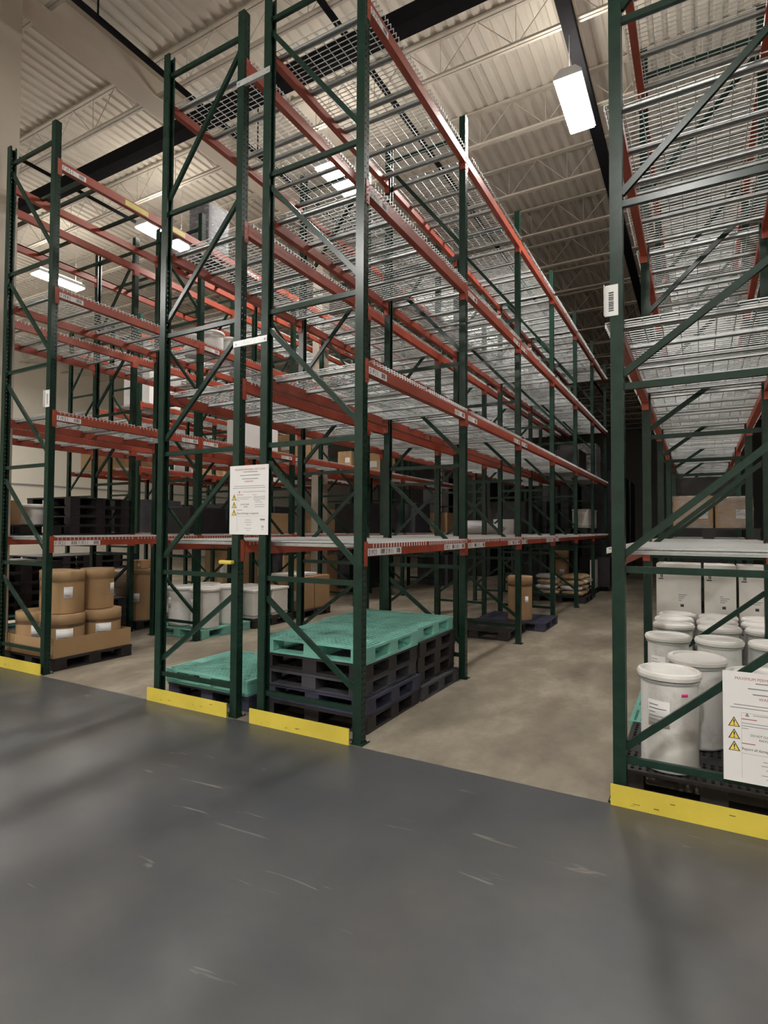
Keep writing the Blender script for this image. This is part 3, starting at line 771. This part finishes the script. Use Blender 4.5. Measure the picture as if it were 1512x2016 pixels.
carton(-6.86, 5.48, PZ, .5, .5, .62, 'tall brown carton on dark pallet in the left rack, far side')
carton(-7.1, 5.2, PZ+.62, .6, .7, .05, 'flat white carton lid lying on the tall brown cartons', m='paper', lab=False, tape=False)
# left rack levels 2-4
def shelf(x, y, l): return (x, y, LV[l]+.010)
for i, (x, y, l, sx, sy, sz, m, nm) in enumerate((
    (-6.95, 3.55, 1, .4, .4, .5, 'paper', 'white carton on the second level of the left rack, nearest'),
    (-6.95, 4.03, 1, .4, .4, .48, 'paper', 'white carton on the second level of the left rack, middle'),
    (-7.05, 4.95, 1, .6, .6, .42, 'card', 'wide brown carton on the second level of the left rack'),
    (-6.95, 6.95, 1, .36, .36, .36, 'card', 'small brown carton alone on the second level of the left rack'),
    (-7.2, 8.6, 1, .7, .8, .5, 'card', 'brown carton far along the second level of the left rack'))):
    carton(*shelf(x, y, l), sx, sy, sz, nm, m=m)
for i, (x, y) in enumerate(((-6.9, 2.75), (-6.9, 3.15), (-7.3, 2.75))):
    white_drum(*shelf(x, y, 2), 'white pail on the third level of the left rack, '+('near', 'far', 'rear')[i], 'pails on the third level', r=.17, h=.34, parts=False)
bw = carton(-7.12, 2.85, LV[3]+.01, .44, .44, .90, 'tall grey wrapped load on the top level of the left rack', m='grey_plastic', lab=False, tape=False)
film_wrap(bw, .002, .50, .50, .93, 'shiny wrinkled stretch wrap')
# --- rack behind the left rack
pallet(-8.72, 2.86, 0, 'black_plastic', 'dark pallet under tall brown wrapped drum', parts=False)
fibre_drum(-8.40, 2.66, PZ, .25, .86, 'tall brown fibre drum between the drum tray and the white drums', lidh=.1, band=False)
carton(-8.40, 2.66, PZ+.86, .26, .26, .14, 'small brown box on top of the tall fibre drum')
fw_ = fibre_drum(-8.97, 2.62, PZ, .26, .80, 'brown fibre drum wrapped in film behind the tray', band=False, lidh=.08)
film_wrap(fw_, .16, .56, .56, .66, 'shiny stretch film', round_=True)
for i in range(4): pallet(-8.72, 1.68, GP*i, 'black_plastic', 'black pallet in the stack behind the fibre drums, %s from floor' % ORD[i], 'black pallets behind the drums', parts=False)
pallet(-8.72, .58, 0, 'black_plastic', 'black pallet at the floor left of the fibre drums', parts=False)
sack(-8.5, .45, PZ, 'white sack on the black pallet behind the left frame', 'sack_white', sx=.7, sy=.5, sz=.2)
sack(-8.5, .95, PZ, 'second white sack on the black pallet behind the left frame', 'sack_white', sx=.7, sy=.45, sz=.2)
pallet(-8.7, .62, .36, 'teal', 'teal pallet over white sacks behind the left frame', parts=False)
for i in range(5): pallet(-8.72, .60, .5+GP*i, 'black_plastic', 'black pallet above the teal one behind the left frame, %s of five' % ORD[i], 'black pallets over the teal one', parts=False)
pallet(*shelf(-8.72, .58, 0), 'black_plastic', 'black pallet on the lowest level behind the left frame', parts=False)
carton(-8.5, .36, LV[0]+.01+PZ, .44, .40, .34, 'brown carton with round red sticker at the far left', sticker='red_sticker', lab=False)
white_drum(-8.42, .80, LV[0]+.01+PZ, 'white pail beside the carton with red sticker', 'white pails', r=.15, h=.30)
for i in range(4): pallet(*shelf(-8.72, 1.7, 0)[:2], LV[0]+.01+GP*i, 'black_plastic', 'black pallet stacked on the lowest level behind the left post, %s up' % ORD[i], 'black pallets on the lowest level', parts=False)
for i, (x, y, l, sx, sy, sz, m) in enumerate(((-8.7, 4.0, 0, .9, .9, .5, 'black_plastic'), (-8.7, 5.3, 0, .9, .9, .6, 'grey_plastic'), (-8.7, 6.2, 0, .7, .7, .45, 'card'), (-8.7, 7.6, 1, .9, .9, .6, 'grey_plastic'), (-8.7, 8.4, 0, .9, .9, .6, 'card'), (-8.7, 10.2, 0, .9, .9, .6, 'black_plastic'))):
    carton(*shelf(x, y, l), sx, sy, sz, '%s bulk box, %s along the rack behind the left rack' % ({'card': 'brown', 'grey_plastic': 'dark grey', 'black_plastic': 'black'}[m], ORD[i]), m=m, lab=(m == 'card'), tape=False, group='bulk boxes')
# far racks
for q, y in enumerate((2.86, 3.96)):
    for i in range(8): pallet(-11.45, y, GP*i, 'black_plastic', 'black pallet in the tall %s stack on the far rack floor, %s up' % (('nearer', 'farther')[q], (ORD+['eighth'])[i]), 'black pallets far left', parts=False)
for i, (x, y, l, sx, sy, sz, m) in enumerate(((-13.0, 5.1, 1, .6, .9, .62, 'card'), (-13.0, 6.2, 1, .5, .8, .55, 'card'), (-13.0, 7.3, 1, .6, .6, .6, 'paper'), (-13.0, 8.2, 1, .6, .6, .55, 'paper'),
        (-11.4, 5.2, 2, .9, .9, .8, 'paper'), (-11.4, 7.6, 1, .9, .9, .6, 'card'), (-11.4, 9.8, 1, .9, .9, .7, 'paper'))):
    carton(*shelf(x, y, l), sx, sy, sz, '%s carton on a far rack, %s counted from the left wall side' % ({'card': 'brown', 'paper': 'white'}[m], ORD[i]), m=m, lab=False, group='cartons on far racks')
for i, (x, y, l) in enumerate(((-11.4, 5.2, 0), (-11.4, 7.4, 0), (-11.4, 9.6, 0), (-13.0, 5.4, 0), (-13.0, 7.6, 0))):
    carton(*shelf(x, y, l), .95, .95, .75, 'dark wrapped bulk load on a far rack, %s from the front' % ORD[i], m='grey_plastic', lab=False, tape=False, group='dark bulk loads')

# --- right-edge rack
pallet(.06, .68, 0, 'black_plastic', 'black pallet under the nearest white drum at the right', X=1.1, Y=1.02)
WD = [(-.19, .385, 'nearest one, with pink sticker'), (.33, .57, 'behind the load notice'), (-.03, .93, 'second row, right of the nearest'), ]
white_drum(WD[0][0], WD[0][1], PZ, 'scuffed white drum, '+WD[0][2], pink=True, rz=R(8), r=.173, h=.635)
white_drum(WD[1][0], WD[1][1], PZ, 'scuffed white drum, '+WD[1][2], rz=R(60), r=.173, h=.635)
white_drum(WD[2][0], WD[2][1], PZ, 'scuffed white drum, '+WD[2][2], rz=R(120), r=.173, h=.635)
pallet(.08, 1.70, 0, 'teal', 'teal pallet edge beside the nearest white drum', X=1.2, Y=1.0)
for j, y in enumerate((1.82, 2.545, 2.93, 3.315)):
    for i, x in enumerate((-.25, .145, .54)):
        white_drum(x+(-.01, .01, .0, .02)[j], y, PZ, 'white lidded drum in the %s row behind the pink-stickered drum, %s' % (ORD[j], ('aisle side', 'middle', 'rear side')[i]), 'rows of white drums', r=.165, h=.63, parts=(j < 2))
pallet(.10, 2.92, 0, 'black_plastic', 'black pallet under the far drum rows in the right-edge rack', parts=False, X=1.2, Y=1.08)
pallet(.05, 3.99, 0, 'black_plastic', 'black pallet under the white cartons in the right-edge rack', parts=False, Y=.96)
for i, (x, sx) in enumerate(((-.225, .47), (.19, .32), (.50, .27))):
    for j in range(2):
        q = carton(x, 3.77, PZ+j*.585, sx-.01, .48, .58, 'white carton, %s layer, %s of three across, behind the white drums' % (('bottom', 'top')[j], ORD[i]), m='white_plastic', group='white cartons', lab=False)
        pm = MB(); yy = -.2415; hw = sx/2-.03
        pm.box(-hw, -hw+.05, yy, -.240, .40, .412, 'ink'); pm.box(-hw+.02, -hw+.03, yy, -.240, .42, .46, 'ink'); pm.box(-hw+.035, -hw+.045, yy, -.240, .42, .46, 'ink')
        for t in range(4): pm.box(.0, .03+.02*((t*5+i) % 4), yy, -.240, .16+.022*t, .167+.022*t, 'grey_ink')
        pm.box(.02, .055, yy, -.240, .09, .12, 'ink')
        link('printed_marks', pm.mesh('printed_marks'), q)
pallet(.1, 5.15, LV[0]+.01, 'black_plastic', 'black pallet on the lowest level of the right-edge rack', parts=False)
bc = carton(-.08, 5.0, LV[0]+.01+PZ, .46, .6, .42, 'brown printed carton on the lowest level of the right-edge rack, left one', m='card')
bd = carton(.385, 5.0, LV[0]+.01+PZ, .42, .6, .40, 'brown printed carton on the lowest level of the right-edge rack, right one', m='card')
film_wrap(bc, .002, .475, .62, .43, 'glossy stretch film'); film_wrap(bd, .002, .425, .62, .41, 'glossy stretch film')
be = carton(.1, 7.4, LV[0]+.01, .9, .9, 1.0, 'dark wrapped bulk load deep in the right-edge rack', m='black_plastic', lab=False, tape=False)

carton(.1, 9.9, 0.01, .9, .9, 1.2, 'dark load on the floor deep in the right-edge rack', m='black_plastic', lab=False, tape=False)
carton(.95, 5.2, 1.6, .3, .3, .28, 'small red box beyond the right-edge rack', m='red_plastic', lab=False, tape=False)

# --- centre rack beyond the stacks
fibre_drum(-2.76, 5.98, PZ, .205, .745, 'tall brown fibre drum standing on the blue pallet', lidh=.14, rz=R(25), labw=.3)
pallet(-2.9, 10.3, 0, 'black_plastic', 'black pallet under the sacks deep in the aisle', parts=False, X=1.2, Y=1.15)
k = 0
for lay in range(4):
    for (x, y) in ((-2.62, 9.98), (-2.62, 10.42), (-2.62, 10.8), (-3.2, 10.0), (-3.2, 10.6)):
        if lay == 3 and y > 10.5: continue
        k += 1
        sack(x+random.uniform(-.04, .04), y+random.uniform(-.03, .03), PZ+lay*.125, '%s sack in layer %s of the sack pile, %s' % (('kraft', 'white')[(k*7) % 3 == 0], ('one', 'two', 'three', 'four')[lay], ('aisle side near', 'aisle side middle', 'aisle side far', 'rear near', 'rear far')[(k-1) % 5]),
             'sack_white' if (k*7) % 3 == 0 else 'sack', rz=R(random.uniform(-6, 6)))
pallet(-3.0, 12.2, 0, 'black_plastic', 'black pallet behind the sack pile', parts=False)
fibre_drum(-3.35, 11.9, PZ, .26, 1.0, 'tall brown fibre drum behind the sack pile', lidh=.2)
carton(-2.5, 12.2, PZ, .12, .5, .75, 'narrow white carton standing behind the sack pile', m='paper', lab=False)
carton(-2.55, 12.9, PZ, .8, .6, .8, 'black bulk box at the end of the aisle-side rack', m='black_plastic', lab=False, tape=False)
for i, (x, y) in enumerate(((-2.72, 11.75), (-2.72, 12.6))):
    tub(x, y, LV[0]+.16, .42, .5, 'pale square tub on the lowest level, far end of the aisle-side rack, %s' % ('near', 'far')[i])
    pallet(x-.3, y, LV[0]+.01, 'black_plastic', 'dark pallet under the %s pale tub at the far end' % ('near', 'far')[i], parts=False, X=1.0, Y=.8)
sack(-4.2, 7.6, LV[0]+.01, 'white sack on the lowest level of the centre pair', 'sack_white', sx=.8, sy=.6, sz=.3)
sack(-4.1, 8.2, LV[0]+.01, 'second white sack on the lowest level of the centre pair', 'sack_white', sx=.7, sy=.5, sz=.24)
carton(-4.1, 9.6, LV[0]+.01, .5, .5, .35, 'white box on the lowest level of the centre pair', m='paper', lab=False)
for i, (x, y, l, m, sz) in enumerate(((-4.2, 10.4, 0, 'black_plastic', .8), (-4.2, 12.6, 0, 'grey_plastic', .9), (-2.9, 12.4, 1, 'grey_plastic', .9), (-2.9, 10.2, 1, 'black_plastic', .5), (-7.1, 10.2, 0, 'grey_plastic', .8), (-7.1, 12.4, 0, 'card', .6), (-7.1, 7.8, 0, 'black_plastic', .7))):
    q = carton(*shelf(x, y, l), .95, .95, sz, 'dark bulk load deep in the racks, %s counted from the front' % ORD[i], m=m, lab=False, tape=False, group='dark deep loads')
    if i == 2: film_wrap(q, .002, 1.0, 1.0, .93, 'glossy film')
carton(-8.6, 11.8, .005, .35, .35, .6, 'dull green box on the floor deep between the racks', m='lime_plastic', lab=False, tape=False)
for i, (x, y, sz, m) in enumerate(((-7.1, 12.4, .9, 'grey_plastic'), (-4.2, 12.5, 1.1, 'grey_plastic'), (-8.7, 7.9, 1.0, 'card'), (-8.7, 10.2, 1.0, 'grey_plastic'), (-11.4, 7.9, 1.2, 'card'), (-11.4, 10.15, 1.1, 'grey_plastic'))):
    carton(x, y, 0.005, 1.0, 1.0, sz, 'large floor-standing bulk box deep between the racks, %s of six' % ORD[i], m=m, lab=(m == 'card'), tape=False, group='floor bulk boxes')

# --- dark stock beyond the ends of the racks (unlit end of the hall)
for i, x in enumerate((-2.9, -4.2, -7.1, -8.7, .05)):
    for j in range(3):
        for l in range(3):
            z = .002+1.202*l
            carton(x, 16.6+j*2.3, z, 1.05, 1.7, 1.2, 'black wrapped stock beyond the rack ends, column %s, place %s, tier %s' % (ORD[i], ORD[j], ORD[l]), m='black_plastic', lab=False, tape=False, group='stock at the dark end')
